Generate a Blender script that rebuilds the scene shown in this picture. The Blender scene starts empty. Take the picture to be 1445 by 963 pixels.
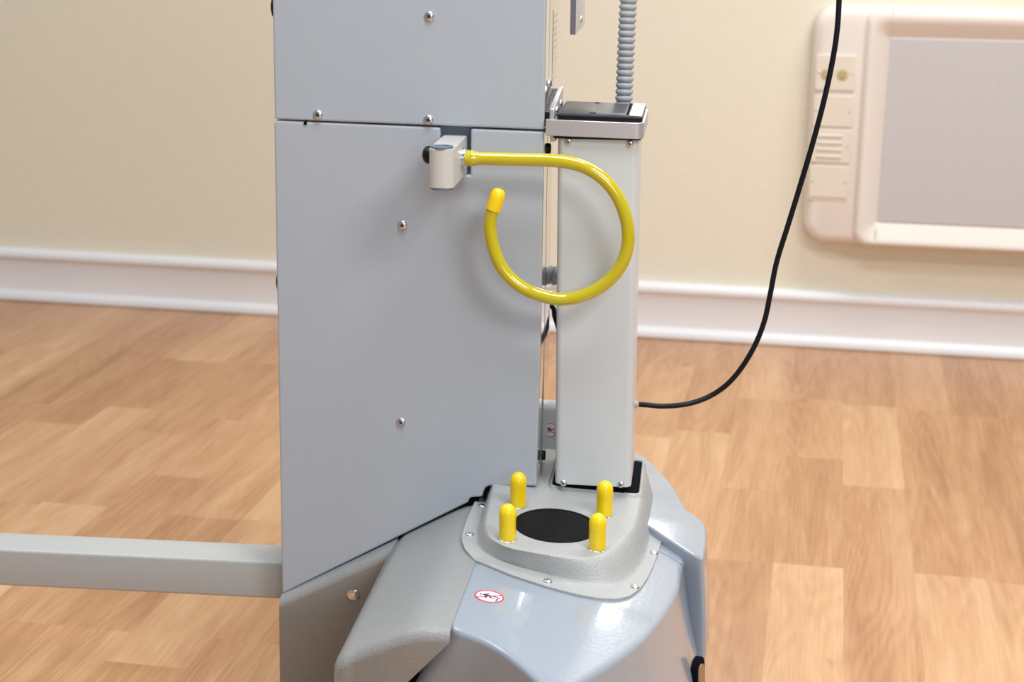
import bpy, bmesh, math, random
from mathutils import Vector, Matrix
R = math.radians
random.seed(7)
S = bpy.context.scene
COL = S.collection

# ------------------------------------------------------------------ materials
def mat(name, col, rough=.5, metal=0., coat=0., bump=0., bscale=400., mottle=0., mscale=8., spec=.5, detail=2., trans=0., sss=0.):
    m = bpy.data.materials.new(name); m.use_nodes = True
    nt = m.node_tree; b = nt.nodes['Principled BSDF']
    b.inputs['Base Color'].default_value = (*col, 1)
    b.inputs['Roughness'].default_value = rough
    b.inputs['Metallic'].default_value = metal
    b.inputs['Coat Weight'].default_value = coat
    b.inputs['Coat Roughness'].default_value = .06
    b.inputs['Specular IOR Level'].default_value = spec
    b.inputs['Transmission Weight'].default_value = trans
    if sss:
        b.inputs['Subsurface Weight'].default_value = sss
        b.inputs['Subsurface Radius'].default_value = (.01, .008, .002)
        b.inputs['Subsurface Scale'].default_value = .5
    tc = nt.nodes.new('ShaderNodeTexCoord')
    if bump:
        n = nt.nodes.new('ShaderNodeTexNoise'); n.inputs['Scale'].default_value = bscale; n.inputs['Detail'].default_value = detail
        bp = nt.nodes.new('ShaderNodeBump'); bp.inputs['Strength'].default_value = bump; bp.inputs['Distance'].default_value = .001
        nt.links.new(tc.outputs['Object'], n.inputs['Vector'])
        nt.links.new(n.outputs['Fac'], bp.inputs['Height'])
        nt.links.new(bp.outputs['Normal'], b.inputs['Normal'])
    if mottle:
        n = nt.nodes.new('ShaderNodeTexNoise'); n.inputs['Scale'].default_value = mscale; n.inputs['Detail'].default_value = 5
        mr = nt.nodes.new('ShaderNodeMapRange'); mr.inputs['From Min'].default_value = .3; mr.inputs['From Max'].default_value = .7
        mr.inputs['To Min'].default_value = 1 - mottle; mr.inputs['To Max'].default_value = 1 + mottle
        mx = nt.nodes.new('ShaderNodeVectorMath'); mx.operation = 'SCALE'; mx.inputs[0].default_value = col
        nt.links.new(tc.outputs['Object'], n.inputs['Vector'])
        nt.links.new(n.outputs['Fac'], mr.inputs['Value'])
        nt.links.new(mr.outputs['Result'], mx.inputs['Scale'])
        nt.links.new(mx.outputs['Vector'], b.inputs['Base Color'])
    return m

M = {}
M['paint'] = mat('grey_powder_coat', (.43, .48, .545), .34, coat=.15, bump=.10, bscale=700, mottle=.012)
M['side_paint'] = mat('glossy_grey_enamel', (.40, .42, .44), .06, coat=1.0, spec=.7)
M['column_paint'] = mat('light_grey_powder_coat', (.60, .64, .67), .36, coat=.15, bump=.10, bscale=700)
M['textured'] = mat('grained_grey_plastic', (.305, .315, .318), .42, bump=.7, bscale=420, mottle=.02, mscale=60)
M['cover'] = mat('grained_light_grey_plastic', (.40, .41, .41), .40, bump=.8, bscale=420, mottle=.02, mscale=60)
M['shell'] = mat('glossy_blue_grey_paint', (.315, .36, .425), .24, coat=.5, bump=.22, bscale=180, mottle=.012)
M['rail'] = mat('grey_rail_paint', (.44, .455, .46), .32, bump=.1, bscale=600)
M['arm'] = mat('white_grey_paint', (.58, .58, .555), .38)
M['alu'] = mat('brushed_aluminium', (.62, .62, .66), .38, metal=.75, bump=.05, bscale=300)
M['alu_dark'] = mat('dark_aluminium', (.20, .20, .25), .45, metal=.6)
M['chrome'] = mat('chrome', (.75, .77, .80), .16, metal=1.)
M['zinc'] = mat('zinc_plated_steel', (.70, .72, .75), .25, metal=1.)
M['dark'] = mat('dark_recess', (.003, .004, .007), .85, spec=.08)
M['slot'] = mat('slate_grey_plate', (.13, .17, .22), .4)
M['black'] = mat('black_plastic', (.005, .006, .010), .38, spec=.3)
M['lid'] = mat('charcoal_plastic', (.030, .031, .036), .42, bump=.1, bscale=500)
M['lid2'] = mat('charcoal_brushed', (.05, .052, .058), .40)
M['pad'] = mat('black_rubber', (.006, .006, .008), .7, spec=.12, bump=.25, bscale=500, mottle=.25, mscale=120)
M['yellow'] = mat('yellow_rubber', (.93, .66, .003), .28, coat=.35, sss=.0)
M['tube'] = mat('olive_yellow_vinyl', (.55, .47, .004), .12, coat=1.0)
M['hose'] = mat('grey_hose', (.36, .39, .42), .5)
M['cord'] = mat('black_cord', (.003, .004, .008), .45, spec=.25)
M['white'] = mat('sticker_white', (.85, .87, .87), .4)
M['red'] = mat('sticker_red', (.80, .02, .09), .4)
M['navy'] = mat('sticker_navy', (.01, .015, .10), .4)
M['label'] = mat('label_paper', (.43, .44, .445), .06, coat=1.0, spec=.7)
M['ink'] = mat('label_ink', (.36, .35, .35), .08, coat=1.0, spec=.7)
M['console'] = mat('cream_plastic', (.80, .742, .685), .42)
M['plate'] = mat('cream_plate', (.77, .695, .60), .45)
M['panel'] = mat('grey_fabric', (.56, .54, .545), .8, bump=.5, bscale=250, mottle=.05, mscale=150)
M['outlet'] = mat('ivory_outlet', (.55, .47, .24), .5)
M['skirting'] = mat('white_gloss_paint', (.84, .85, .88), .35)
M['tan'] = mat('tan_wheel', (.35, .22, .12), .5)

# wall: cream vinyl with a faint linen weave
def wall_mat():
    m = mat('cream_wall_vinyl', (.80, .715, .53), .6)
    nt = m.node_tree; b = nt.nodes['Principled BSDF']
    tc = nt.nodes.new('ShaderNodeTexCoord')
    mp = nt.nodes.new('ShaderNodeMapping'); mp.inputs['Scale'].default_value = (90, 90, 260)
    n = nt.nodes.new('ShaderNodeTexNoise'); n.inputs['Scale'].default_value = 1.; n.inputs['Detail'].default_value = 3
    cr = nt.nodes.new('ShaderNodeValToRGB')
    cr.color_ramp.elements[0].position = .3; cr.color_ramp.elements[0].color = (.775, .725, .595, 1)
    cr.color_ramp.elements[1].position = .7; cr.color_ramp.elements[1].color = (.815, .770, .640, 1)
    bp = nt.nodes.new('ShaderNodeBump'); bp.inputs['Strength'].default_value = .2; bp.inputs['Distance'].default_value = .001
    nt.links.new(tc.outputs['Object'], mp.inputs['Vector']); nt.links.new(mp.outputs['Vector'], n.inputs['Vector'])
    nt.links.new(n.outputs['Fac'], cr.inputs['Fac']); nt.links.new(cr.outputs['Color'], b.inputs['Base Color'])
    nt.links.new(n.outputs['Fac'], bp.inputs['Height']); nt.links.new(bp.outputs['Normal'], b.inputs['Normal'])
    return m
M['wall'] = wall_mat()

def floor_mat():
    m = bpy.data.materials.new('maple_strip_vinyl'); m.use_nodes = True
    nt = m.node_tree; N = nt.nodes; Lk = nt.links; b = N['Principled BSDF']
    b.inputs['Roughness'].default_value = .34
    at = N.new('ShaderNodeAttribute'); at.attribute_name = 'strip'
    sp = N.new('ShaderNodeSeparateColor'); Lk.new(at.outputs['Color'], sp.inputs['Color'])
    tc = N.new('ShaderNodeTexCoord')
    off = N.new('ShaderNodeCombineXYZ')
    def math_(op, a, bb):
        n = N.new('ShaderNodeMath'); n.operation = op
        for i, v in enumerate((a, bb)):
            if isinstance(v, (int, float)): n.inputs[i].default_value = v
            else: Lk.new(v, n.inputs[i])
        return n.outputs[0]
    Lk.new(math_('MULTIPLY', sp.outputs['Green'], 37.), off.inputs['X'])
    Lk.new(math_('MULTIPLY', sp.outputs['Blue'], 53.), off.inputs['Y'])
    Lk.new(math_('MULTIPLY', sp.outputs['Green'], 11.), off.inputs['Z'])
    add = N.new('ShaderNodeVectorMath'); add.operation = 'ADD'
    Lk.new(tc.outputs['Object'], add.inputs[0]); Lk.new(off.outputs[0], add.inputs[1])
    def noise(scale, detail, dist, sx, sy):
        mp = N.new('ShaderNodeMapping'); mp.inputs['Scale'].default_value = (sx, sy, 1)
        Lk.new(add.outputs[0], mp.inputs['Vector'])
        n = N.new('ShaderNodeTexNoise'); n.inputs['Scale'].default_value = scale; n.inputs['Detail'].default_value = detail
        n.inputs['Distortion'].default_value = dist
        Lk.new(mp.outputs['Vector'], n.inputs['Vector']); return n.outputs['Fac']
    broad = noise(1., 4, .6, 15., 1.15)         # broad figure along each strip
    fine = noise(1., 6, .3, 210., 9.)
    mid = noise(1., 4, 1.0, 55., 5.)          # fine grain lines
    # cathedral figure: contour lines of a slow noise field
    slow = noise(1., 1.5, .25, 9., .9)
    msk = noise(1., 1., 0., 5., 1.8)
    con = math_('SINE', math_('MULTIPLY', slow, 120.), 0.)
    fig = math_('MULTIPLY', math_('MULTIPLY', con, msk), .075)
    v = math_('ADD', math_('MULTIPLY', broad, .70), math_('ADD', math_('MULTIPLY', fine, .36), math_('MULTIPLY', mid, .30)))
    v = math_('ADD', v, fig)
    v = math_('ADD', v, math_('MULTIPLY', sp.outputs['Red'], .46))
    v = math_('SUBTRACT', v, .425)
    cr = N.new('ShaderNodeValToRGB'); Lk.new(v, cr.inputs['Fac'])
    e = cr.color_ramp.elements
    e[0].position = 0.; e[0].color = (.33, .150, .066, 1)
    e[1].position = 1.; e[1].color = (.77, .55, .345, 1)
    x = e.new(.30); x.color = (.49, .255, .122, 1)
    x = e.new(.55); x.color = (.615, .360, .190, 1)
    x = e.new(.78); x.color = (.700, .460, .265, 1)
    # small dark knots
    kn = noise(1., 2, 1.2, 7., 3.3)
    kr = N.new('ShaderNodeMapRange'); kr.inputs['From Min'].default_value = .76; kr.inputs['From Max'].default_value = .86
    Lk.new(kn, kr.inputs['Value'])
    mx = N.new('ShaderNodeMix'); mx.data_type = 'RGBA'; mx.inputs['B'].default_value = (.26, .12, .05, 1)
    Lk.new(math_('MULTIPLY', kr.outputs['Result'], .55), mx.inputs['Factor'])
    Lk.new(cr.outputs['Color'], mx.inputs['A']); Lk.new(mx.outputs['Result'], b.inputs['Base Color'])
    return m
M['floor'] = floor_mat()

# ------------------------------------------------------------------ mesh helpers
def link(name, me, parent=None):
    o = bpy.data.objects.new(name, me); COL.objects.link(o)
    if parent: o.parent = parent
    return o

def obj(name, bm, m, parent=None, smooth=40, bevel=0, seg=3, label=None):
    bmesh.ops.recalc_face_normals(bm, faces=bm.faces)
    me = bpy.data.meshes.new(name); bm.to_mesh(me); bm.free()
    for x in (m if isinstance(m, (list, tuple)) else [m]): me.materials.append(M[x])
    if smooth:
        me.polygons.foreach_set('use_smooth', [True] * len(me.polygons))
        me.set_sharp_from_angle(angle=R(smooth))
    o = link(name, me, parent)
    if bevel:
        bv = o.modifiers.new('bevel', 'BEVEL'); bv.width = bevel; bv.segments = seg; bv.limit_method = 'ANGLE'; bv.angle_limit = R(35)
        bv.harden_normals = False
    if label: o['label'] = label
    return o

def box(bm, x0, x1, y0, y1, z0, z1, mi=0):
    v = [bm.verts.new(p) for p in ((x0,y0,z0),(x1,y0,z0),(x1,y1,z0),(x0,y1,z0),(x0,y0,z1),(x1,y0,z1),(x1,y1,z1),(x0,y1,z1))]
    for q in ((0,1,2,3),(4,5,6,7),(0,1,5,4),(1,2,6,5),(2,3,7,6),(3,0,4,7)):
        f = bm.faces.new([v[i] for i in q]); f.material_index = mi
    return v

def prism(bm, pts, vec, mi=0):
    a = [bm.verts.new(p) for p in pts]; b = [bm.verts.new(Vector(p) + Vector(vec)) for p in pts]
    n = len(a)
    for f in [bm.faces.new(a), bm.faces.new(b)] + [bm.faces.new((a[i], a[(i+1) % n], b[(i+1) % n], b[i])) for i in range(n)]:
        f.material_index = mi

def loft(bm, rings, cap0=True, cap1=True, mi=0, closed=True):
    vs = [[bm.verts.new(p) for p in r] for r in rings]
    n = len(vs[0])
    for a, b in zip(vs, vs[1:]):
        for i in range(n if closed else n - 1):
            j = (i + 1) % n
            f = bm.faces.new((a[i], a[j], b[j], b[i])); f.material_index = mi
    if cap0: bm.faces.new(vs[0]).material_index = mi
    if cap1: bm.faces.new(vs[-1]).material_index = mi
    return vs

def smooth_path(pts, n=8):
    P = [Vector(p) for p in pts]; P = [P[0]*2 - P[1]] + P + [P[-1]*2 - P[-2]]
    out = []
    for i in range(1, len(P) - 2):
        for k in range(n):
            t = k / n; a, b, c, d = P[i-1], P[i], P[i+1], P[i+2]
            out.append(.5 * ((2*b) + (c - a)*t + (2*a - 5*b + 4*c - d)*t*t + (3*b - a - 3*c + d)*t**3))
    out.append(P[-2]); return out

def tube(bm, path, rad, seg=20, mi=0, cap=True):
    path = [Vector(p) for p in path]; n = len(path)
    T = [(path[min(i+1, n-1)] - path[max(i-1, 0)]).normalized() for i in range(n)]
    u = T[0].orthogonal().normalized(); rings = []
    for i in range(n):
        u = (u - T[i] * u.dot(T[i])).normalized(); w = T[i].cross(u)
        r = rad(i / (n-1), i) if callable(rad) else rad
        rings.append([path[i] + (u*math.cos(2*math.pi*k/seg) + w*math.sin(2*math.pi*k/seg))*r for k in range(seg)])
    return loft(bm, rings, cap, cap, mi)

def frame(o, n, up=None):
    n = Vector(n).normalized(); q = n.to_track_quat('Z', 'Y')
    return Matrix.Translation(Vector(o)) @ q.to_matrix().to_4x4()

def lathe(bm, prof, mtx, seg=32, mi=0, cap0=True, cap1=True):
    rings = [[mtx @ Vector((r*math.cos(2*math.pi*k/seg), r*math.sin(2*math.pi*k/seg), z)) for k in range(seg)] for r, z in prof]
    return loft(bm, rings, cap0, cap1, mi)

def rrect(x0, x1, z0, z1, r, n=6):
    out = []
    for cx, cz, a in ((x1-r, z1-r, 0), (x0+r, z1-r, 90), (x0+r, z0+r, 180), (x1-r, z0+r, 270)):
        for k in range(n+1):
            t = R(a + 90*k/n); out.append((cx + r*math.cos(t), cz + r*math.sin(t)))
    return out

def resample(poly, n):
    P = [Vector(p) for p in poly]; P.append(P[0].copy())
    d = [0]
    for a, b in zip(P, P[1:]): d.append(d[-1] + (b - a).length)
    out = []; j = 0
    for k in range(n):
        s = d[-1]*k/n
        while d[j+1] < s: j += 1
        t = (s - d[j]) / max(d[j+1] - d[j], 1e-9); out.append(P[j].lerp(P[j+1], t))
    return out

def ang(poly, c, n):
    """closed plan outline resampled at n even bearings about c"""
    out = []
    for k in range(n):
        a = 2*math.pi*k/n; dx, dy = math.cos(a), math.sin(a); best = None
        for p, q in zip(poly, poly[1:] + poly[:1]):
            px, py = p[0]-c[0], p[1]-c[1]; ex, ey = q[0]-p[0], q[1]-p[1]
            den = dx*ey - dy*ex
            if abs(den) < 1e-12: continue
            t = (px*ey - py*ex)/den; s = (px*dy - py*dx)/den
            if t > 0 and -1e-9 <= s <= 1+1e-9 and (best is None or t > best): best = t
        out.append((c[0]+dx*best, c[1]+dy*best))
    return out

def spline2(pts, n=6):
    return [(p.x, p.y) for p in smooth_path([(x, y, 0) for x, y in pts], n)]

def closed2(pts, n=6):
    P = [Vector((x, y, 0)) for x, y in pts]; m = len(P); out = []
    for i in range(m):
        a, b, c, d = P[i-1], P[i], P[(i+1) % m], P[(i+2) % m]
        for k in range(n):
            t = k/n; v = .5*((2*b) + (c-a)*t + (2*a-5*b+4*c-d)*t*t + (3*b-a-3*c+d)*t**3); out.append((v.x, v.y))
    return out

def screw(parent, p, n, r=.0058, h=.0032, m='zinc', cross=True, rot=20, name='screw', label=None):
    bm = bmesh.new(); F = frame(p, n)
    lathe(bm, [(r, -.0004), (r*1.0, h*.28), (r*.88, h*.62), (r*.62, h*.88), (r*.3, h*.99), (r*.02, h)], F, 24)
    if cross:
        for a in (rot, rot + 90):
            c, s = math.cos(R(a)), math.sin(R(a)); l, w = r*.46, r*.10
            q = [F @ Vector((c*i*l - s*j*w, s*i*l + c*j*w, h*.72)) for i, j in ((-1,-1),(1,-1),(1,1),(-1,1))]
            prism(bm, q, Vector(n).normalized()*h*.36, 1)
    return obj(name, bm, [m, 'dark'], parent, 50, label=label)

# ------------------------------------------------------------------ the room
def structure(o): o['kind'] = 'structure'; return o
WY = 4.108
bm = bmesh.new(); box(bm, -7, 5.5, WY, WY+.12, -.05, 2.7)
structure(obj('wall_back', bm, 'wall', smooth=0))

# floor: one sheet of vinyl, its printed strips as faces of the one mesh
bm = bmesh.new(); lay = bm.loops.layers.color.new('strip')
xs = [-.0455 + .1155*k for k in range(0, 49)]
xs = [-6.96 + .12*k for k in range(0, 42)] + [-1.92, -1.762, -1.63, -1.4975, -1.37, -1.2425, -1.117, -.985, -.862, -.745, -.628, -.511, -.394, -.277, -.161] + xs
xs = sorted(x for x in xs if -7 < x < 5.5)
ENDS = {-.0455: [1.62, 2.15, 2.655, 3.225, 3.638], .07: [1.7, 2.17, 3.075, 3.613], .1855: [1.6, 2.12, 2.66, 3.61], .301: [1.55, 2.1, 2.648, 3.583], .4165: [1.9, 2.66, 3.2],
        -.161: [1.75, 2.15, 2.65, 3.01, 3.606], -1.4975: [2.15, 2.645, 3.236, 3.62], -1.37: [2.17, 2.66, 3.09, 3.633], -1.2425: [2.17, 2.84, 3.2], -1.117: [2.17, 2.648, 3.24, 3.63],
        -.985: [1.7, 2.07, 2.655, 3.1, 3.62], -.862: [1.7, 2.175, 2.66, 3.2], -1.63: [2.16, 2.65, 3.1, 3.63], -1.762: [2.17, 2.66, 3.22], -1.92: [2.2, 2.65, 3.2, 3.64]}
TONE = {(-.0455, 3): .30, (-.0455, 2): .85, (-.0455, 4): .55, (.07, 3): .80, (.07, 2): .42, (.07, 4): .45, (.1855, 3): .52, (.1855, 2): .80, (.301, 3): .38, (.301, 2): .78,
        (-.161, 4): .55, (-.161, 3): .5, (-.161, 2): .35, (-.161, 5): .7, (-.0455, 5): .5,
        (-1.4975, 3): .30, (-1.37, 3): .42, (-1.37, 4): .55, (-1.2425, 2): .5, (-1.117, 3): .8, (-.985, 3): .8, (-.862, 3): .35, (-1.117, 2): .65, (-.985, 2): .75, (-.985, 4): .35,  # left strips also toned a little darker for the dimmer light there
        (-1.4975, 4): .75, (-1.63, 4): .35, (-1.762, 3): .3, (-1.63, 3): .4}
for x0, x1 in zip(xs, xs[1:]):
    key = min(ENDS, key=lambda k: abs(k - x0))
    if abs(key - x0) < 1e-3: ends = list(ENDS[key])
    else:
        key = None; y = random.uniform(-2.2, -1.7); ends = []
        while y < 4.0: ends.append(y); y += random.choice((.42, .48, .55, .6))
    while ends[0] > -1.7: ends.insert(0, ends[0] - random.choice((.45, .5, .57)))
    nhid = len(ends) - (len(ENDS[key]) if key is not None else 0)
    ys = [-2.4] + [e for e in ends if -2.4 < e < WY-.01] + [WY]
    for i, (y0, y1) in enumerate(zip(ys, ys[1:])):
        f = bm.faces.new([bm.verts.new(p) for p in ((x0, y0, 0), (x1, y0, 0), (x1, y1, 0), (x0, y1, 0))])
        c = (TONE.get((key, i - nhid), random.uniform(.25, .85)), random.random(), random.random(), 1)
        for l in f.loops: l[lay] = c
bmesh.ops.remove_doubles(bm, verts=bm.verts, dist=1e-6)
structure(obj('floor', bm, 'floor', smooth=0))

# skirting with a rounded cap and a shoe
bm = bmesh.new()
prof = [(0, .002), (-.026, .002), (-.028, .008), (-.026, .018), (-.021, .025), (-.0165, .029), (-.016, .034), (-.016, .112), (-.018, .115), (-.0235, .119), (-.025, .127), (-.0235, .136), (-.017, .1415), (0, .143)]
loft(bm, [[(x, WY+y, z) for y, z in prof] for x in (-7, 5.5)])
structure(obj('baseboard_back', bm, 'skirting', smooth=50))

# ------------------------------------------------------------------ wall console
con = link('wall_console', None); con.location = (.45, WY, .56)
con['label'] = 'cream wall-mounted console with outlet plates and a large grey fabric panel'
con['category'] = 'wall console'
def cobj(name, bm, m, parent=None, **k):
    par = parent or con
    off = Vector((.45, WY, .56))
    for v in bm.verts: v.co -= off
    return obj(name, bm, m, par, **k)
bm = bmesh.new()
def rr3(x0, x1, z0, z1, r, y): return [(x, y, z) for x, z in rrect(x0, x1, z0, z1, r, 8)]
hx0, hx1, hz0, hz1 = -.041, 1.02, .279, .842
loft(bm, [rr3(hx0-.006, hx1+.006, hz0-.006, hz1+.004, .055, WY-.0005), rr3(hx0-.004, hx1+.004, hz0-.004, hz1+.003, .055, WY-.03), rr3(hx0, hx1, hz0, hz1, .05, WY-.058), rr3(hx0+.008, hx1-.008, hz0+.007, hz1-.007, .045, WY-.071), rr3(hx0+.022, hx1-.022, hz0+.02, hz1-.02, .035, WY-.0765)])
housing = cobj('housing', bm, 'console', smooth=60)
bm = bmesh.new()
loft(bm, [rr3(.073, 1.0, .279, .841, .03, WY-.07), rr3(.078, .995, .281, .838, .03, WY-.088), rr3(.084, .989, .285, .830, .03, WY-.096), rr3(.093, .980, .291, .815, .032, WY-.0975), rr3(.101, .972, .299, .806, .028, WY-.092), rr3(.128, .945, .334, .776, .006, WY-.078), rr3(.131, .942, .338, .772, .004, WY-.074)], cap0=False, cap1=False)
cobj('panel_frame', bm, 'console', smooth=60)
bm = bmesh.new(); box(bm, .1315, .9415, WY-.080, WY-.074, .3385, .7715)
cobj('fabric_panel', bm, 'panel', bevel=.001, label='grey woven fabric panel')
# joint lines where the rails meet the end caps
bm = bmesh.new()
box(bm, .1335, .1345, WY-.0978, WY-.09, .806, .838)
cobj('rail_joint', bm, 'plate', smooth=0)
bm = bmesh.new(); box(bm, .1285, .1295, WY-.0978, WY-.088, .283, .325)
cobj('rail_joint', bm, 'plate', smooth=0)
bm = bmesh.new()
box(bm, -.037, .060, WY-.0785, WY-.072, .383, .392); cobj('plate_lip', bm, 'console', bevel=.002)
for i, (z0, z1) in enumerate(((.646, .730), (.560, .635), (.474, .556), (.390, .468))):
    bm = bmesh.new(); box(bm, -.0355, .0570, WY-.0815, WY-.076, z0, z1)
    pl = cobj('outlet_plate' if i == 0 else 'cover_plate', bm, 'plate', bevel=.0025, label=(['cream plate with an ivory power outlet', None, 'cream plate with horizontal ribs', None][i]))
    zc = (z0+z1)/2
    for sx in (-.028, .0495):
        bm = bmesh.new(); lathe(bm, [(.0028, 0), (.0026, .0012), (.001, .0016)], frame((sx, WY-.0814, zc), (0,-1,0)), 12)
        cobj('plate_screw', bm, 'zinc', pl, smooth=50).parent = pl
    if i == 0:
        for ox in (.0270, -.0095):
            bm = bmesh.new(); F = frame((ox, WY-.0814, zc-.003), (0,-1,0))
            lathe(bm, [(.0135, 0), (.0135, .0016), (.0115, .0026), (.001, .0026)], F, 28)
            for dx, dz, w, h in ((-.0045, .004, .0014, .0035), (.0045, .004, .0014, .0035), (0, -.006, .0022, .0022)):
                box(bm, ox+dx-w, ox+dx+w, WY-.0846, WY-.0838, zc-.003+dz-h, zc-.003+dz+h, 1)
            cobj('outlet', bm, ['outlet', 'tan'], pl)
    if i == 2:
        bm = bmesh.new()
        for k in range(4):
            zz = z0 + .016 + k*.0165; box(bm, -.022, .036, WY-.0855, WY-.081, zz-.0028, zz+.0028)
        cobj('ribs', bm, 'console', pl, bevel=.0015)

# ------------------------------------------------------------------ the machine
D0 = 1.9; YAW = 0.075177
root = link('medical_machine', None)
root.location = (-D0*math.sin(YAW)*1.0, D0*math.cos(YAW), 0); root.rotation_euler = (0, 0, YAW)
root['label'] = 'grey mobile medical machine with a yellow looped hook and four yellow pegs'
root['category'] = 'medical machine'
Z = (0, -1, 0)

# --- lower cabinet: sheet-metal body with slanted lower edge, notch for the arm
zs = lambda x: .8255 + (x + .493) * -.0125          # seam between the two cabinets
lower = [[(-0.5003, 0.2275), (-0.2622, 0.3632)], [(-0.2617, 0.3664), (-0.2596, 0.3689), (-0.2561, 0.37), (-0.2452, 0.371)], [(-0.2439, 0.3775), (-0.2413, 0.3831), (-0.237, 0.3856), (-0.1789, 0.3887)]]
poly = [p for seg_ in lower for p in seg_] + [(-.1765, .55), (-.1765, zs(-.1765)-.0015), (-.2618, zs(-.2618)-.0015), (-.2618, .767), (-.2975, .767), (-.2975, zs(-.2975)-.0015), (-.4935, zs(-.4935)-.0008)]
poly[0] = (-.4985, poly[0][1])
bm = bmesh.new(); prism(bm, [(x, 0, z) for x, z in poly], (0, .045, 0))
def gloss_side(bm):
    bm.normal_update(); bmesh.ops.recalc_face_normals(bm, faces=bm.faces)
    for f in bm.faces:
        if f.normal.x > .95 and f.calc_center_median().x > -.185: f.material_index = 1
gloss_side(bm)
lowpan = obj('lower_panel', bm, ['paint', 'side_paint'], root, smooth=0, bevel=.0025, seg=3)
bm = bmesh.new(); box(bm, -.2985, -.2605, .012, .02, .765, .824)
obj('arm_slot', bm, 'slot', root, smooth=0, label='dark slate recessed mounting plate')
bm = bmesh.new()
prism(bm, [(-.494, .0465, .24), (-.18, .0465, .40), (-.1765, .0465, .40), (-.1765, .0465, .8195), (-.494, .0465, .824)], (0, .066, 0))
obj('lower_side_panel', bm, 'side_paint', root, smooth=0, bevel=.0015)
# --- upper cabinet
def upper(y0, y1):
    return [(-.4925, y0, zs(-.4925)+.0006), (-.1765, y0, zs(-.1765)+.0006), (-.1765, y0, 1.22), (-.490, y0, 1.22)]
bm = bmesh.new(); prism(bm, upper(-.0008, 0), (0, .046, 0))
gloss_side(bm)
uppan = obj('upper_panel', bm, ['paint', 'side_paint'], root, smooth=0, bevel=.0025, seg=3)
bm = bmesh.new(); prism(bm, [(x, .0465, z) for x, _, z in upper(0, 0)], (0, .155, 0))
upside = obj('upper_side_panel', bm, 'side_paint', root, smooth=0, bevel=.0015)
for (x, y, z) in [(-0.3097, 0.0, 0.9478), (-0.4407, 0.0, 0.8327), (-0.3107, 0.0, 0.8303)]: screw(uppan, (x, -.0008, z), Z, rot=random.uniform(20, 60))
for (x, y, z) in [(-0.342, 0.0, 0.7054), (-0.3451, 0.0, 0.4624)]: screw(lowpan, (x, 0, z), Z, rot=random.uniform(20, 60))
bm = bmesh.new(); box(bm, *(-0.4578, -0.4543, -0.0012, 0.002, 0.8207, 0.8241)); obj('slit', bm, 'dark', lowpan, smooth=0, label='small black slit under the seam')
# plugs and screw along the joint on the cabinet's side
for zz, kind in ((0.8701, 0), (0.7938, 1), (0.4127, 1)):
    p = (-.1765, .0475, zz)
    if kind == 0: screw(upside, p, (1, 0, 0), r=.0062, h=.003, rot=45, name='side_screw')
    else:
        bm = bmesh.new(); lathe(bm, [(.0064, -.0005), (.0064, .0026), (.005, .0036), (.0015, .0038)], frame(p, (1, 0, 0)), 24)
        obj('side_plug', bm, 'black', root, 50, label='black round plug')
# faint printed label on the upper side
bm = bmesh.new(); box(bm, -.17665, -.1761, .088, .150, .862, .952)
lab = obj('rating_label', bm, 'label', upside, smooth=0, label='pale printed label')
bm = bmesh.new()
for k in range(11):
    zz = .868 + k*.0074; a = .094 + random.random()*.006
    y = a
    while y < .140:
        w = random.uniform(.004, .012); box(bm, -.1762, -.17595, y, min(y+w, .145), zz, zz+.0032); y += w + .0025
obj('print', bm, 'ink', lab, smooth=0)
# black buffers on the left side
for zz in (0.9534, 0.6275):
    bm = bmesh.new(); xx = -.4925 if zz > .8 else -.494
    lathe(bm, [(.013, -.001), (.013, .002), (.0115, .0045), (.007, .006), (.001, .0063)], frame((xx, .022 if zz < .8 else .024, zz), (-1, 0, 0)), 28)
    obj('side_buffer', bm, 'black', root, 50, label='black round buffer')

# --- column
colx0, colx1, lean = -.1612, -.0690, .0105
def cx(x, z): return x + (.815 - z) * lean
bm = bmesh.new(); rings = []
for z in (.3925, .60, .8165):
    rings.append([(cx(x, z), y, z) for x, y in rrect(colx0, colx1, .0, .118, .0075, 6)])
loft(bm, rings)
col = obj('column', bm, 'column_paint', root, smooth=35, bevel=.0012, seg=2)
for (x, y, z) in [(-0.1487, 0.0, 0.8094), (-0.078, 0.0, 0.8089), (-0.1462, 0.0, 0.3945), (-0.0768, 0.0, 0.3963)]: screw(col, (x, 0, z), Z, r=.0042, h=.0028, m='zinc', rot=30)
bm = bmesh.new(); rings = [[(cx(x, .39), y, z) for x, y in rrect(colx0+.006, colx1-.006, .006, .112, .004, 4)] for z in (.362, .394)]
loft(bm, rings); obj('column_foot', bm, 'dark', root, smooth=35)

# --- aluminium top tray with charcoal lid
gx = -0.0643
tx0, tx1 = -.1745, -.0625
bm = bmesh.new(); loft(bm, [[(x, y, z) for x, y in rrect(tx0+.008, tx1-.003, -.002, .122, .006, 5)] for z in (.8130, .8165)])
obj('gasket', bm, 'black', root, smooth=35)
bm = bmesh.new()
pl_ = [(tx0, -.007)] + [(tx1-.010 + .010*math.cos(R(a)), .003 + .010*math.sin(R(a)) ) for a in range(-90, 1, 15)] + [(tx1, .124), (tx0, .124)]
loft(bm, [[(x, y, z + (x-tx0)*-.012) for x, y in pl_] for z in (.8165, .8350)])
tray = obj('top_tray', bm, 'alu', root, smooth=35, bevel=.0008, seg=2)
lz = .8350
def lidz(x, dz): return lz + dz + (x-tx0)*-.012
bm = bmesh.new()
loft(bm, [[(x, y, lidz(x, dz)) for x, y in rrect(-.1625+i, -.0645-i, -.004+i, .119-i, .004, 5)] for dz, i in ((-.001, .0012), (.0008, .0004), (.0046, .0002), (.0050, .0010))])
obj('lid_rim', bm, 'black', root, smooth=30)
bm = bmesh.new()
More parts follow.
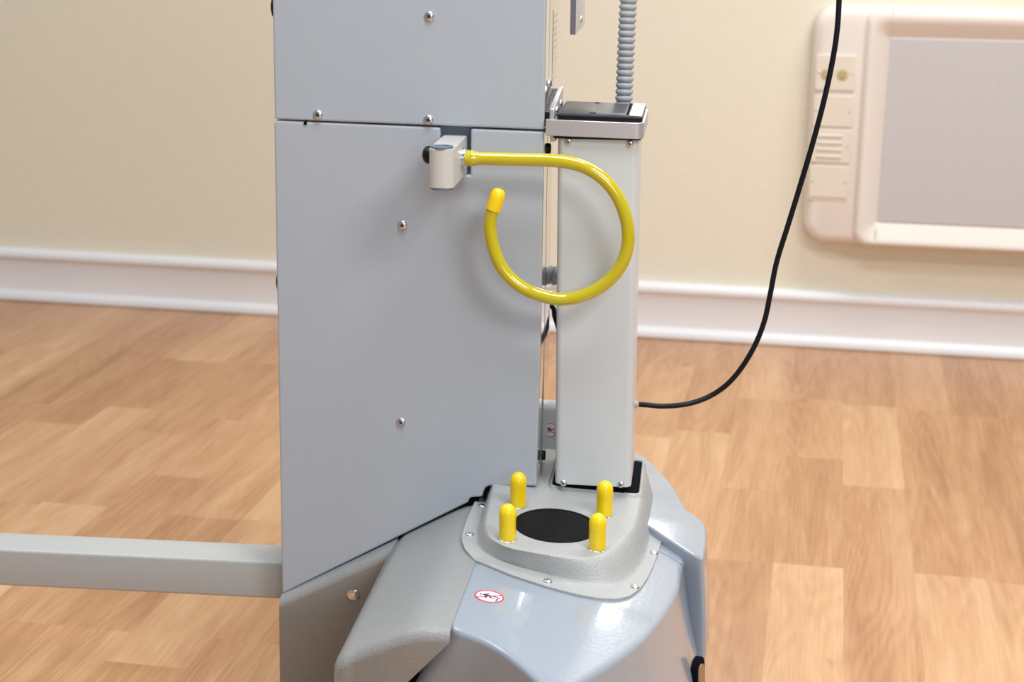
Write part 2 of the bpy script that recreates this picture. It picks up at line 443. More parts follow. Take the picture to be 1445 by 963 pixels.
loft(bm, [[(x, y, lidz(x, dz)) for x, y in rrect(-.1625+i, -.0645-i, -.004+i, .119-i, .004, 5)] for dz, i in ((.0048, .0002), (.0062, .0006), (.0072, .0022))])
lid = obj('lid', bm, 'lid', root, smooth=30, label='charcoal plastic lid')
bm = bmesh.new()
loft(bm, [[(x, y, lidz(x, dz)) for x, y in rrect(-.0800, -.0655+i*0, -.0005, .1165, .002, 4)] for dz, i in ((.006, 0), (.0076, 0))])
obj('lid_end', bm, 'alu', lid, smooth=30, bevel=.0004, label='silver end of the lid')
bm = bmesh.new()
loft(bm, [[(x, y, lidz(x, dz)) for x, y in rrect(-.1210, -.0850, .012, .106, .002, 4)] for dz in (.006, .0078)])
obj('sliding_cover', bm, 'lid2', lid, smooth=30, bevel=.0005)
for y in (.008, .109):
    bm = bmesh.new(); loft(bm, [[(x, yy, lidz(x, dz)) for x, yy in rrect(-.1265, -.1185, y-.0032, y+.0032, .003, 4)] for dz in (.006, .0076)])
    obj('lid_notch', bm, 'dark', lid, smooth=30)
bm = bmesh.new(); loft(bm, [[(x, yy, lidz(x, dz)) for x, yy in rrect(-.0838, -.0806, .004, .114, .001, 3)] for dz in (.006, .00745)])
obj('lid_slot', bm, 'dark', lid, smooth=30)
for y in (.0088, .1092):
    bm = bmesh.new(); loft(bm, [[(x, yy, lidz(x, dz)) for x, yy in rrect(-.1180, -.0850, y-.0010, y+.0010, .0005, 2)] for dz in (.006, .0078)])
    obj('lid_track', bm, 'alu', lid, smooth=30)
# standing plate beside the lid with dark spacer against the cabinet
bm = bmesh.new()
prism(bm, [(-.1705, -.004, .834), (-.1705, .118, .834), (-.1705, .118, .8580), (-.1705, .110, .8605), (-.1705, .006, .8500), (-.1705, -.004, .8470)], (.0055, 0, 0))
obj('mount_plate', bm, 'alu', root, smooth=30, bevel=.0012)
bm = bmesh.new()
prism(bm, [(-.1762, .004, .8300), (-.1762, .11, .8300), (-.1762, .11, .8575), (-.1762, .004, .8420)], (.0055, 0, 0))
obj('mount_spacer', bm, 'black', root, smooth=30)
for (y, z) in ((.022, .8425), (.075, .8440)):
    screw(root, (-.1650, y, z), (1, 0, 0), r=.0045, h=.0025, m='zinc', rot=30)
bm = bmesh.new(); box(bm, -.1700, -.1635, .002, .03, .8085, .8165); obj('tray_foot', bm, 'alu', root, bevel=.001)

# --- corrugated hose standing on the tray's rear
def hose(bm, path, r0, r1, pitch, seg=24):
    P = [Vector(p) for p in path]; d = [0]
    for a, b in zip(P, P[1:]): d.append(d[-1] + (b-a).length)
    n = int(d[-1]/pitch*10); out = []; j = 0
    for k in range(n+1):
        s = d[-1]*k/n
        while j < len(P)-2 and d[j+1] < s: j += 1
        out.append(P[j].lerp(P[j+1], (s-d[j])/(d[j+1]-d[j])))
    tube(bm, out, lambda t, i: r0 + (r1-r0)*math.sqrt(abs(math.sin(math.pi*(t*d[-1]/pitch)))), seg)
hy = .139
bm = bmesh.new()
hose(bm, smooth_path([(-0.0928, 0.139, 0.8175), (-0.0927, 0.139, 0.8434), (-0.092, 0.139, 0.8947), (-0.0906, 0.139, 0.962), (-0.087, 0.139, 1.0118), (-0.0854, 0.139, 1.0691), (-.125, .12, 1.10), (-.178, .11, 1.12)], 10), .0075, .0108, .0078)
obj('corrugated_hose', bm, 'hose', root, smooth=60)
bm = bmesh.new(); box(bm, -.112, -.072, .118, .156, .800, .829); obj('hose_socket', bm, 'black', root, bevel=.003)
# conduit and thin cable crossing the gap behind the two cabinets
bm = bmesh.new()
hose(bm, smooth_path([(-.26, .150, .640), (-.21, .150, .626), (-.180, .150, .6185), (-.150, .150, .615), (-.115, .150, .612), (-.105, .13, .612), (-.105, .117, .612)], 10), .0095, .0125, .0085)
obj('conduit', bm, 'hose', root, smooth=60)
bm = bmesh.new()
tube(bm, smooth_path([(-.30, .100, .60), (-.24, .155, .590), (-.1825, .158, .578), (-.1735, .160, .560), (-.165, .160, .535), (-.150, .155, .512), (-.125, .13, .50), (-.120, .116, .50)], 10), .0032, 12)
obj('signal_cable', bm, 'cord', root, smooth=60)

# --- bracket of the part above the frame
bm = bmesh.new()
prism(bm, [(-.1510, .02, .9290), (-.1510, .165, .9300), (-.1510, .165, 1.20), (-.1510, .02, 1.20)], (.0065, 0, 0))
box(bm, -.1775, -.1446, .02, .165, 1.17, 1.20)
bmesh.ops.recalc_face_normals(bm, faces=bm.faces); bm.normal_update()
for f in bm.faces:
    if f.normal.y < -.9: f.material_index = 1
br = obj('hanging_bracket', bm, ['alu', 'alu_dark'], root, smooth=30, bevel=.0004)
screw(br, (-.1445, .10, 0.9409), (1, 0, 0), r=.0045, h=.002, m='chrome', cross=False)

# --- rail leaving to the left, behind the cabinet
ra, rb = (-0.8814, 0.035, 0.2518), (-0.5112, 0.035, 0.2556)
sl = (rb[2]-ra[2])/(rb[0]-ra[0]); zr = lambda x: rb[2] + (x - rb[0])*sl
bm = bmesh.new()
loft(bm, [[(x, y, zr(x) - .051 + z) for y, z in rrect(.035, .095, 0, .051, .004, 4)] for x in (-1.75, -.46)])
obj('frame_rail', bm, 'rail', root, smooth=35)
bm = bmesh.new()
loft(bm, [[(x, .06+y, z) for x, y in rrect(-1.75, -1.70, -.026, .026, .005, 4)] for z in (.005, .30)])
obj('rail_leg', bm, 'rail', root, smooth=35)

# ------------------------------------------------------------------ base
FS, FX = -.03, -.12
def Ff(x, y, a): return a + FS*y + FX*(x + .2)
# grained fender: lofted along x, crest and front face
def ramp(x):
    t = .227 + (x + .5)*.556
    k = .004; c = .3588                              # soft knee into the level top
    return -k*math.log(math.exp(-t/k) + math.exp(-c/k)) if True else min(t, c)
LEFT = [(-0.3515, -0.0697), (-0.3351, -0.3698)]; CREST = [(-0.3303, -0.3679), (-0.2969, -0.3767), (-0.2704, -0.3825), (-0.2486, -0.3835), (-0.2237, -0.3825)]
XF = LEFT[0][0]
def crest_y(x):
    C = CREST
    if x <= C[0][0]: return C[0][1]
    for a, b in zip(C, C[1:]):
        if x <= b[0]: return a[1] + (b[1]-a[1])*(x-a[0])/(b[0]-a[0])
    return C[-1][1]
SX = -0.2277
def fender_section(x, yc, r, under, shear, x0=None, zbot=.03):
    T = lambda y: ramp(x) + FS*min(y, .0)
    out = [(x, .20, T(0)-.02), (x, .04, T(0)), (x, .02, T(0))]
    y = 0.
    n = 8
    for k in range(n): 
        y = -(-yc - r)*k/(n-1)*1.0 if yc + r < 0 else 0
        out.append((x, y, T(y)))
    zc = T(yc + r)
    for k in range(1, 9):
        a = R(90*k/8); out.append((x, yc + r - r*math.sin(a)*1.0, zc - r*(1-math.cos(a)) - FS*r*math.sin(a)*.6))
    zt = out[-1][2]
    for k in range(1, 9):
        t = k/8; z = zt + (zbot - zt)*t
        out.append((x + (shear*min((zt - z), .14) if shear < 0 else -shear*under*t), yc + under*t, z))
    return out
bm = bmesh.new(); rings = []
XL = -.4985
for k in range(14):
    x = XL + (XF - .0005 - XL)*k/13
    rings.append(fender_section(x, -.016 - .016*k/13, .013, .065, .30*(1 - k/13)))
rings.append(fender_section(XF, -.032, .013, .065, 0))
for k in range(1, 30):
    x = XF + (SX - XF)*min(1, (k-1)/28) + (.001 if k == 1 else 0)
    w = (x - XF)/(SX - XF)
    e = max(0, 1 - (x - XF)/.012)                    # rounded outer shoulder
    s = fender_section(x, crest_y(x) + .004*e, .013, .085, -.85*w)
    if e > 0: s = [(a, b_, c - .006*e*e) for a, b_, c in s]
    rings.append(s)
loft(bm, rings, True, True, closed=False)
fend = obj('fender_cover', bm, 'textured', root, smooth=50, label='grained warm-grey plastic cover')
# big chromed screw on the recessed face
p = (-0.4029, -0.022, 0.2411)
screw(fend, (p[0], -.0145, p[2]), (0, -1, -.25), r=.0098, h=.0075, m='chrome', rot=0, cross=False, name='cap_screw', label='large shiny domed screw')

# front shell: outlines at several heights
A1 = .354
top1 = [(-.2385, .06), (-.2385, -.10), (-.2385, -.355)] + [(-0.2262, -0.3757), (-0.2065, -0.378), (-0.1791, -0.3964), (-0.1547, -0.4253), (-0.1304, -0.4609), (-0.1157, -0.4892), (-0.1048, -0.4849), (-0.0953, -0.4515), (-0.0729, -0.4066), (-0.0515, -0.3602), (-0.0332, -0.3112), (-0.0172, -0.2492), (-0.0075, -0.2008), (-0.0006, -0.149), (0.001, -0.0901)] + [(.006, -.040), (-.03, .02), (-.06, .06)]
bot1 = [(-.2385, .06), (-.285, -.10), (-.40, -.33)] + [(-0.3762, -0.3007), (-0.3265, -0.303), (-0.2591, -0.3264), (-0.1997, -0.3653), (-0.1504, -0.4209), (-0.1237, -0.4792), (-0.0968, -0.5049), (-0.0753, -0.4795), (-0.0449, -0.4306), (-0.0175, -0.3802), (0.0048, -0.3252), (0.0228, -0.2572), (0.0345, -0.2008), (0.0414, -0.143), (0.041, -0.0801)] + [(.020, -.040), (-.03, .02), (-.06, .06)]
NS = 160
def corr(pa, pb, n):
    """resample pa evenly and carry pb along with the same parameters"""
    P = [Vector((x, y, 0)) for x, y in pa]; Q = [Vector((x, y, 0)) for x, y in pb]
    d = [0]; m = len(P)
    for i in range(m): d.append(d[-1] + (P[(i+1) % m] - P[i]).length)
    oa, ob = [], []; j = 0
    for k in range(n):
        s = d[-1]*k/n
        while d[j+1] < s: j += 1
        t = (s-d[j])/(d[j+1]-d[j]); oa.append(P[j].lerp(P[(j+1) % m], t)); ob.append(Q[j].lerp(Q[(j+1) % m], t))
    return oa, ob
def soften(P, it):
    for _ in range(it):
        P = [P[i]*.5 + (P[i-1] + P[(i+1) % len(P)])*.25 for i in range(len(P))]
    return P
def inward(P, d):
    out = []; n = len(P); area = sum(P[i].x*P[(i+1) % n].y - P[(i+1) % n].x*P[i].y for i in range(n)); sg = 1 if area > 0 else -1
    for i in range(n):
        t = (P[(i+1) % n] - P[i-1]).normalized(); out.append(P[i] + Vector((-t.y, t.x, 0))*d*sg)
    return out
def shell(bm, top, mids, a, rnd, crown=.0):
    """top outline on the sloping plane, rounded shoulder, then the listed (outline, z) levels"""
    rings = []
    for k in range(0, 7):
        t = R(90*k/6); d = rnd*(1 - math.sin(t)); dz = rnd*(1 - math.cos(t))
        rings.append([(p.x, p.y, Ff(p.x, p.y, a) - dz) for p in inward(top, d)])
    last = rings[-1]; prev = [Vector(p) for p in last]
    lev = [(0., prev)]
    for ol, z in mids:
        rings.append([(p.x, p.y, min(z, q[2] - .004)) for p, q in zip(ol, last)])
    loft(bm, rings)
ta, tb = corr(top1, bot1, NS); ta, tb = soften(ta, 4), soften(tb, 8)
def mixo(a, b, t): return [p.lerp(q, t) for p, q in zip(a, b)]
bm = bmesh.new()
shell(bm, ta, [(mixo(ta, tb, .25), .275), (mixo(ta, tb, .5), .235), (mixo(ta, tb, .78), .18), (mixo(ta, tb, .95), .11), (mixo(ta, tb, 1.0), .06), (mixo(ta, tb, .95), .03)], A1, .007)
fsh = obj('front_shell', bm, 'shell', root, smooth=45)
# small raised rib beside the step
ribp = [(-0.0288, -0.0521, 0.334), (-0.0143, -0.0643, 0.3326), (0.001, -0.0829, 0.3314)]
bm = bmesh.new(); tube(bm, ribp, .0028, 10); obj('rib', bm, 'shell', fsh, smooth=60)
# rear shell, slightly higher, with the block that steps over the front shell
A2 = .366
top2 = [(-0.0613, 0.2848), (-0.0404, 0.2373), (-0.023, 0.1902), (-0.0081, 0.1355), (0.0036, 0.0766), (0.0161, 0.0638), (0.0276, 0.0324), (0.0284, -0.0281), (0.0243, -0.0922), (0.0061, -0.0727), (-0.0239, -0.0312)] + [(-.045, -.0), (-.12, .01), (-.2445, .02), (-.2445, .30), (-.13, .30)]
mid2 = [(-0.0513, 0.2948), (-0.0304, 0.2473), (-0.013, 0.2002), (0.0019, 0.1455), (0.0096, 0.0806), (0.0221, 0.0678), (0.0346, 0.0354), (0.0364, -0.0281), (0.0323, -0.0982), (0.0101, -0.0787), (-0.0239, -0.0342)] + [(-.045, -.0), (-.12, .01), (-.2445, .02), (-.2445, .32), (-.13, .32)]
bot2 = [(-0.0613, 0.2848), (-0.0404, 0.2373), (-0.023, 0.1902), (-0.0081, 0.1355), (-0.0004, 0.0766), (0.0101, 0.0638), (0.0196, 0.0324), (0.0204, -0.0281), (0.0163, -0.0882), (0.0021, -0.0687), (-0.0239, -0.0312)] + [(-.045, -.0), (-.12, .01), (-.2445, .02), (-.2445, .32), (-.13, .32)]
ra_, rm_ = corr(top2, mid2, NS*2); _, rb_ = corr(top2, bot2, NS*2)
ra_, rm_, rb_ = soften(ra_, 7), soften(rm_, 9), soften(rb_, 9)
bm = bmesh.new()
shell(bm, ra_, [(mixo(ra_, rm_, .5), .30), (mixo(ra_, rm_, .9), .26), (rm_, .22), (mixo(rm_, rb_, .35), .17), (mixo(rm_, rb_, .75), .11), (rb_, .05), (rb_, .03)], A2, .003)
obj('rear_shell', bm, 'shell', root, smooth=45)
# wheel slot on the right flank
wp = (0.0242, -0.165, 0.214)
bm = bmesh.new(); F = frame(wp, (.93, -.36, .05))
loft(bm, [[F @ Vector((x, z, h)) for x, z in rrect(-.013, .013, -.040, .040, .0125, 8)] for h in (-.004, .0035)])
ws = obj('wheel_slot', bm, 'dark', root, smooth=40, bevel=.001)
bm = bmesh.new()
loft(bm, [[F @ Vector((x, z, h)) for x, z in rrect(-.008, .008, -.032, .032, .0075, 8)] for h in (.003, .0048)])
obj('wheel', bm, 'tan', ws, smooth=40, label='tan wheel inside the slot')
# rear hump seen through the gap
bm = bmesh.new()
hp = [(.20, .10), (.20, .422), (.206, .431), (.215, .433), (.27, .412), (.42, .35), (.45, .33), (.46, .10)]
loft(bm, [[(x, y, z) for y, z in hp] for x in (-.36, -.104)])
hump = obj('rear_housing', bm, 'column_paint', root, smooth=35, bevel=.006)

# --- platform cover: level top, rounded wall, screwed flange
PC = (-.135, -.085)
def Pz(x, y): return .385 - .054*(x + .195) + .027*(y + .06)
AF = .357
NP = 180
sh_ = ang([(-0.228, -0.0235), (-0.2258, -0.0683), (-0.2239, -0.1092), (-0.2207, -0.14), (-0.2138, -0.1627), (-0.2013, -0.1794), (-0.1838, -0.1867), (-0.1621, -0.1908), (-0.139, -0.1945), (-0.1173, -0.1908), (-0.1007, -0.1827), (-0.0882, -0.1677), (-0.0783, -0.1473), (-0.0672, -0.1139), (-0.0597, -0.0825), (-0.0564, -0.0448), (-0.0551, 0.003), (-0.0536, 0.0531), (-0.0529, 0.1029), (-0.0534, 0.1388), (-0.05, 0.13), (-0.12, 0.14), (-0.22, 0.14), (-0.235, 0.06)], PC, NP); ft_ = ang([(-0.2437, 0.0263), (-0.2426, -0.048), (-0.2396, -0.1017), (-0.2334, -0.1418), (-0.2208, -0.1635), (-0.2025, -0.1752), (-0.1734, -0.186), (-0.1409, -0.1949), (-0.1168, -0.201), (-0.0932, -0.203), (-0.0716, -0.1974), (-0.0558, -0.1667), (-0.0456, -0.122), (-0.04, -0.0729), (-0.0374, 0.0023), (-0.035, 0.097), (-0.0343, 0.1695), (-0.035, 0.14), (-0.12, 0.16), (-0.235, 0.16), (-0.245, 0.08)], PC, NP); fl_ = ang([(-0.2546, 0.0152), (-0.2554, -0.0544), (-0.2538, -0.1135), (-0.2505, -0.1359), (-0.2441, -0.1585), (-0.2266, -0.1921), (-0.223, -0.1893), (-0.1863, -0.2116), (-0.1441, -0.2282), (-0.1141, -0.2354), (-0.091, -0.2372), (-0.0698, -0.2319), (-0.0551, -0.2171), (-0.0439, -0.187), (-0.0373, -0.1516), (-0.0322, -0.1112), (-0.0284, -0.0722), (-0.0233, -0.0086), (-0.0201, 0.0769), (-0.0206, 0.1385), (-0.0239, 0.1631), (-0.022, 0.16), (-0.12, 0.175), (-0.245, 0.175), (-0.257, 0.08)], PC, NP)
def s2(P, it):
    V = soften([Vector((x, y, 0)) for x, y in P], it); return [(p.x, p.y) for p in V]
sh_ = s2(sh_, 6); ft_ = s2(ft_, 4); fl_ = s2(fl_, 1)
def toward(a, b, t): return [(p[0] + (q[0]-p[0])*t, p[1] + (q[1]-p[1])*t) for p, q in zip(a, b)]
cen = [PC]*NP
rings = []
rings.append([(x, y, Pz(x, y)) for x, y in toward(sh_, cen, .30)])
rings.append([(x, y, Pz(x, y)) for x, y in toward(sh_, cen, .10)])
wallz = lambda x, y: Ff(x, y, AF)
def blend(t, dzfac):
    out = []
    for (x, y), (u, w) in zip(sh_, ft_):
        X_, Y_ = x + (u-x)*t, y + (w-y)*t; z0 = Pz(x, y); z1 = wallz(u, w)
        out.append((X_, Y_, z0 + (z1 - z0)*dzfac))
    return out
for k in range(15):
    t = k/14; rings.append(blend(t, .5 - .5*math.cos(math.pi*t**1.25)))
rings.append([(x, y, wallz(x, y)) for x, y in fl_])
rings.append([(x, y, wallz(x, y) - .0035) for x, y in fl_])
bm = bmesh.new(); loft(bm, rings)
cov = obj('platform_cover', bm, 'cover', root, smooth=50, label='grained light-grey plastic platform')
PN = Vector((.054, -.027, 1)).normalized(); FN = Vector((-FX, -FS, 1)).normalized()
for (x, y) in [(-0.2443, -0.0094), (-0.2449, -0.1116), (-0.1446, -0.2138), (-0.0502, -0.1877), (-0.0326, -0.0718)]: screw(cov, (x, y, wallz(x, y)), FN, r=.0052, h=.0026, m='zinc', rot=15, cross=False, name='rivet')
# black rubber disc
dc = (-0.1459, -0.1088)
bm = bmesh.new(); F = frame((dc[0], dc[1], Pz(dc[0], dc[1])), PN)
rd = 0.0482
lathe(bm, [(rd, -.002), (rd, .0012), (rd-.0012, .0020), (rd-.004, .0020), (rd-.0048, .0013), (rd-.0058, .0018), (.001, .0018)], F, 96)
obj('rubber_disc', bm, 'pad', root, smooth=40, label='black rubber disc')
# column gasket
bm = bmesh.new()
gp = closed2([(-0.1607, 0.0091), (-0.0554, 0.125)], 1)
loft(bm, [[(x, y, Pz(x, y) + dz) for x, y in rrect(gp[0][0], gp[1][0], gp[0][1], gp[1][1], .006, 5)] for dz in (-.004, .0012)])
obj('column_gasket', bm, 'dark', root, smooth=30)
bm = bmesh.new()
def gr(o, dz): return [(x, y, Pz(x, y) + dz) for x, y in rrect(gp[0][0]-o, gp[1][0]+o, gp[0][1]-o, gp[1][1]+o, .006+o, 5)]
loft(bm, [gr(0, -.002), gr(0, .0022), gr(.0008, .0032), gr(.002, .0036), gr(.0034, .003), gr(.0045, .001), gr(.0055, -.001)], False, False)
obj('gasket_lip', bm, 'cover', cov, smooth=60)
# black strip standing in for the shade inside the slanted joint
bm = bmesh.new()
prism(bm, [(x, .008, z) for x, z in [(-0.4597, 0.254), (-0.2613, 0.3683), (-0.2612, 0.3517), (-0.4599, 0.2463)]], (0, .03, 0))
obj('joint_shade', bm, 'dark', root, smooth=0)
# black piece standing in for the shade in the lower panel's notch gap
bm = bmesh.new()
prism(bm, [(x, .006, z) for x, z in [(-0.2639, 0.3562), (-0.2635, 0.3663), (-0.2596, 0.3702), (-0.2482, 0.3708), (-0.2508, 0.3615)]], (0, .03, 0))
obj('notch_shade', bm, 'dark', root, smooth=0)
# four yellow pegs
for i, (x, y) in enumerate([(-0.1946, -0.061), (-0.1956, -0.1609), (-0.0928, -0.0611), (-0.0946, -0.1615)]):
    z = Pz(x, y); zl = ['far left', 'near left', 'far right', 'near right'][i]
    bm = bmesh.new(); rp = .0096
    F = frame((x, y, z), (0, 0, 1))
    prof = [(rp*1.0, .001), (rp*1.01, .004), (rp*1.0, .012), (rp*.985, .0225), (rp*1.02, .026), (rp*1.02, .031)]
    prof += [(rp*1.02*math.cos(R(a))+1e-5, .031 + .0115*math.sin(R(a))) for a in range(12, 91, 13)]
    lathe(bm, prof, F, 40)
    pg = obj('peg', bm, 'yellow', root, smooth=60, label='yellow rubber-capped peg')
    bm = bmesh.new(); lathe(bm, [(rp*1.05, -.001), (rp*1.05, .0006), (rp*1.0, .001)], frame((x, y, z), PN), 32)
    obj('peg_washer', bm, 'zinc', pg, smooth=40)

# --- prohibition sticker on the front shell
def sticker(parent, o, n, u, rx, name='warning_sticker'):
    n = Vector(n).normalized(); u = Vector(u); u = (u - n*u.dot(n)).normalized(); w = n.cross(u)
    P = lambda a, b, h: Vector(o) + u*a*rx + w*b*rx + n*h
    bm = bmesh.new()
    loft(bm, [[P(s*math.cos(2*math.pi*k/64), s*math.sin(2*math.pi*k/64), h) for k in range(64)] for s, h in ((1, 0), (1, .0004))])
    st = obj(name, bm, 'white', parent, smooth=30, label='small round no-climbing sticker')
    bm = bmesh.new()
    loft(bm, [[P(s*math.cos(2*math.pi*k/64), s*math.sin(2*math.pi*k/64), h) for k in range(64)] for s, h in ((1, .0003), (1, .0007), (.89, .0007), (.89, .0003))], False, False)
    c, s = math.cos(R(30)), math.sin(R(30))
    prism(bm, [P(c*a*.92 - s*b*.045, s*a*.92 + c*b*.045, .0007) for a, b in ((-1,-1),(1,-1),(1,1),(-1,1))], n*.0003)
    obj('red_ring', bm, 'red', st, smooth=30)
    bm = bmesh.new()
    def bar(x0, y0, x1, y1, t):
        d = Vector((x1-x0, y1-y0)).normalized(); e = Vector((-d.y, d.x))*t
        prism(bm, [P(x0+e.x, y0+e.y, .0004), P(x1+e.x, y1+e.y, .0004), P(x1-e.x, y1-e.y, .0004), P(x0-e.x, y0-e.y, .0004)], n*.0002)
    prism(bm, [P(-.60 + .09*math.cos(t*.5236), .16 + .10*math.sin(t*.5236), .0004) for t in range(12)], n*.0002)
    bar(-.45, .17, .10, .10, .11); bar(-.40, .22, 0, .46, .05); bar(-.22, .1, -.20, -.36, .06)
    bar(.05, .08, .12, -.22, .06); bar(.12, -.22, .42, -.32, .05); bar(.2, .10, .78, -.02, .05); bar(.62, -.14, .50, -.62, .05)
    obj('crawling_figure', bm, 'navy', st, smooth=0)
    return st
so = (-0.3026, 0.5426, 0.0)
sxy = (-0.2011, -0.2771)
sticker(fsh, (sxy[0], sxy[1], Ff(sxy[0], sxy[1], A1) + .0002), FN, (1, 0, 0), .0158)
sticker(hump, (-.180, .1995, .396), (0, -1, .0), (1, 0, 0), .010)

# ------------------------------------------------------------------ hook on the swivel arm
ax0, ax1, ayf, az0, az1 = (-0.2944, -0.2669, -0.106, 0.7682, 0.8121)
bm = bmesh.new()
plan = [(ax1, .012), (ax0, .012), (ax0, ayf + .010)] + [((ax0+ax1)/2 - (ax1-ax0)/2*math.cos(R(a)), ayf + .010 - .010*math.sin(R(a))) for a in range(15, 166, 15)] + [(ax1, ayf + .010)]
loft(bm, [[(x, y, z) for x, y in plan] for z in (az0, az1)])
arm = obj('hook_arm', bm, 'arm', root, smooth=50, bevel=.0008, seg=2, label='off-white swivel arm')
for z, n in ((az1, 1), (az0, -1)):
    bm = bmesh.new(); rw = (ax1-ax0)/2*.93
    lathe(bm, [(rw, -.001), (rw, .0016), (rw*.94, .0020), (rw*.62, .0020), (rw*.58, .0009), (.0005, .0009)], frame(((ax0+ax1)/2, ayf + .0125, z), (0, 0, n)), 40)
    obj('pivot_washer', bm, 'slot', arm, smooth=40)
kp = (-0.2969, -0.08, 0.8015)
bm = bmesh.new()
lathe(bm, [(.005, -.001), (.0095, .0002), (.0102, .003), (.0095, .0065), (.0068, .0092), (.003, .0105), (.0003, .0108)], frame((ax0, -.078, kp[2]), (-1, 0, 0)), 32)
obj('knob', bm, 'black', arm, smooth=60, label='black round knob')
TY = -.036
T = [(-0.2357, -0.036, 0.7927), (-0.2074, -0.036, 0.7927), (-0.1711, -0.036, 0.7929), (-0.147, -0.036, 0.7912), (-0.1268, -0.036, 0.7861), (-0.1081, -0.036, 0.7754), (-0.0917, -0.036, 0.7581), (-0.0806, -0.036, 0.7357), (-0.0755, -0.036, 0.713), (-0.0769, -0.036, 0.6908), (-0.0844, -0.036, 0.6715), (-0.097, -0.036, 0.6553), (-0.1178, -0.036, 0.6403), (-0.1454, -0.036, 0.6321), (-0.1717, -0.036, 0.6348), (-0.1966, -0.036, 0.6448), (-0.2165, -0.036, 0.6625), (-0.2283, -0.036, 0.6855), (-0.2334, -0.036, 0.7102), (-0.2327, -0.036, 0.7259), (-0.2295, -0.036, 0.7375)]
bm = bmesh.new(); cz = T[0][2]
lathe(bm, [(.0105, -.0005), (.0118, 0), (.0118, .0018), (.0106, .0024), (.0118, .0030), (.0118, .0046), (.0108, .0052), (.002, .0052)], frame((ax1, TY, cz), (1, 0, 0)), 40)
obj('collar', bm, 'chrome', arm, smooth=35)
path = smooth_path([(ax1 + .004, TY, cz)] + [tuple(p) for p in T], 12)
npth = len(path)
def trad(t, i):
    d = (path[i] - path[0]).length if i < npth*.3 else 1
    if d < .022: 
        return .0076 + .0022*max(0, 1 - abs(d - .006)/.010) + (.0006*math.sin(d*900) if d < .012 else 0)
    return .0076
bm = bmesh.new(); tube(bm, path, trad, 32)
obj('hook_tube', bm, 'tube', arm, smooth=60, label='translucent yellow vinyl-covered hook')
ce, cd = path[-1], (path[-1] - path[-5]).normalized()
bm = bmesh.new(); F = frame(ce - cd*.004, cd)
lathe(bm, [(.0080, 0), (.0090, .0004), (.0091, .012), (.0089, .017), (.0080, .0215), (.0062, .0245), (.0035, .026), (.0003, .0263)], F, 36)
obj('end_cap', bm, 'yellow', arm, smooth=60, label='bright yellow end cap')

# cord grommet on the column
gy = .075
gp_ = (-0.0627, 0.075, 0.4752)
bm = bmesh.new(); lathe(bm, [(.005, -.001), (.005, .0012), (.0042, .003), (.0036, .004)], frame((cx(colx1, gp_[2]) - .0003, gy, gp_[2]), (1, 0, 0)), 24)
obj('cord_grommet', bm, 'hose', root, smooth=50)

# ------------------------------------------------------------------ power cord: rises out of the picture
cw = Matrix.Translation(root.location) @ Matrix.Rotation(YAW, 4, 'Z')
pts = [(cx(colx1, gp_[2]) + .005, gy, gp_[2])] + [(-0.0487, 0.075, 0.4749), (-0.0313, 0.078, 0.4734), (-0.0096, 0.08, 0.4752), (0.0103, 0.085, 0.4792), (0.03, 0.09, 0.4877), (0.0484, 0.09, 0.5032), (0.0647, 0.09, 0.5257), (0.0789, 0.09, 0.5543), (0.0885, 0.09, 0.5851), (0.0936, 0.09, 0.6181), (0.0992, 0.09, 0.6578), (0.1103, 0.09, 0.7034), (0.1212, 0.09, 0.7483), (0.1333, 0.09, 0.8003), (0.1435, 0.09, 0.8507), (0.1506, 0.09, 0.8962), (0.1541, 0.09, 0.933), (0.1543, 0.09, 0.9693), (0.1523, 0.09, 1.0012)] + [(.135, .10, 1.10), (.06, .11, 1.19), (-.06, .11, 1.20), (-.165, .11, 1.18), (-.1775, .11, 1.178)]
base = cw @ Vector(pts[0])
bm = bmesh.new(); tube(bm, smooth_path([cw @ Vector(p) - base for p in pts], 10), .0033, 16)
cord = obj('power_cord', bm, 'cord', smooth=60); cord.location = base
cord['label'] = 'black power cord curving from the light grey column up past the wall console'
cord['category'] = 'cord'

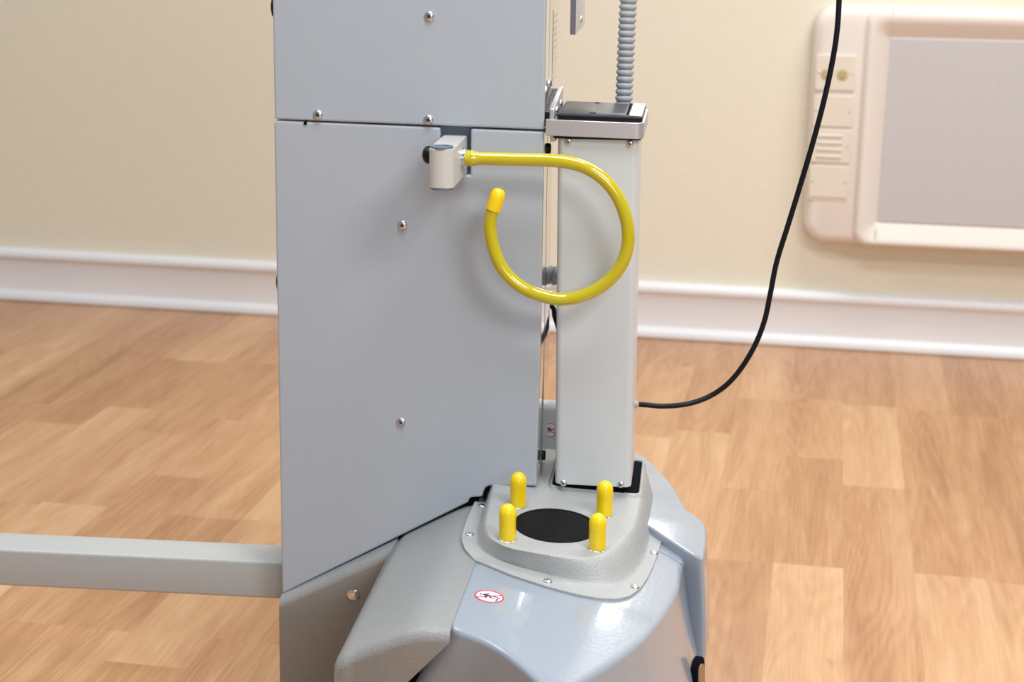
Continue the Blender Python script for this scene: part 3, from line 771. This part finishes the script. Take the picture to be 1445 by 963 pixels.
# ------------------------------------------------------------------ light: ceiling troffers, room bounce and an added glint lamp
def area(name, loc, tgt, sx, sy, power, col):
    l = bpy.data.lights.new(name, 'AREA'); l.shape = 'RECTANGLE'; l.size = sx; l.size_y = sy; l.energy = power; l.color = col
    o = bpy.data.objects.new(name, l); COL.objects.link(o); o.location = loc
    o.rotation_euler = (Vector(tgt) - Vector(loc)).to_track_quat('-Z', 'Y').to_euler(); return o
area('ceiling_light_front', (1.5, .2, 2.65), (1.5, .2, 0), 1.2, .6, 60, (1, .98, .95))
area('ceiling_light_middle', (-.1, 1.3, 2.65), (-.1, 1.3, 0), 1.2, .6, 34, (.97, .98, 1))
area('ceiling_light_left', (-1.9, 2.2, 2.65), (-1.9, 2.2, 0), 1.2, .6, 20, (1, .98, .95))
area('ceiling_light_back', (.6, 3.0, 2.65), (.6, 3.0, 0), 1.2, .6, 36, (1, .98, .95))
area('window_light', (1.9, -3.0, 2.0), (0, 2.2, .5), 1.8, 1.4, 44, (.95, .98, 1))
area('added_glint_light', (-.30, 4.02, 1.27), (-.2, 2.0, .8), .34, .10, 3, (.95, .98, 1))  # added unseen lamp, only there to put glints on the front shell
w = bpy.data.worlds.new('room_light'); S.world = w; w.use_nodes = True
w.node_tree.nodes['Background'].inputs['Color'].default_value = (.93, .97, 1, 1)
w.node_tree.nodes['Background'].inputs['Strength'].default_value = .28

# ------------------------------------------------------------------ camera
cam = bpy.data.cameras.new('camera'); co = bpy.data.objects.new('camera', cam); COL.objects.link(co)
cam.sensor_width = 36; cam.lens = 2350.0*36/1445; cam.clip_start = .05
co.matrix_world = Matrix([[0.982159, -0.059397, 0.178425, 0.0], [0.187694, 0.251134, -0.94958, 0.0], [0.011594, 0.966128, 0.257802, 1.08], [0.0, 0.0, 0.0, 1.0]])
cam.dof.use_dof = True; cam.dof.focus_distance = 1.93; cam.dof.aperture_fstop = 7.0
S.camera = co
S.view_settings.view_transform = 'Standard'; S.view_settings.look = 'None'
S.view_settings.exposure = .04; S.view_settings.gamma = 1; S.view_settings.use_curve_mapping = False
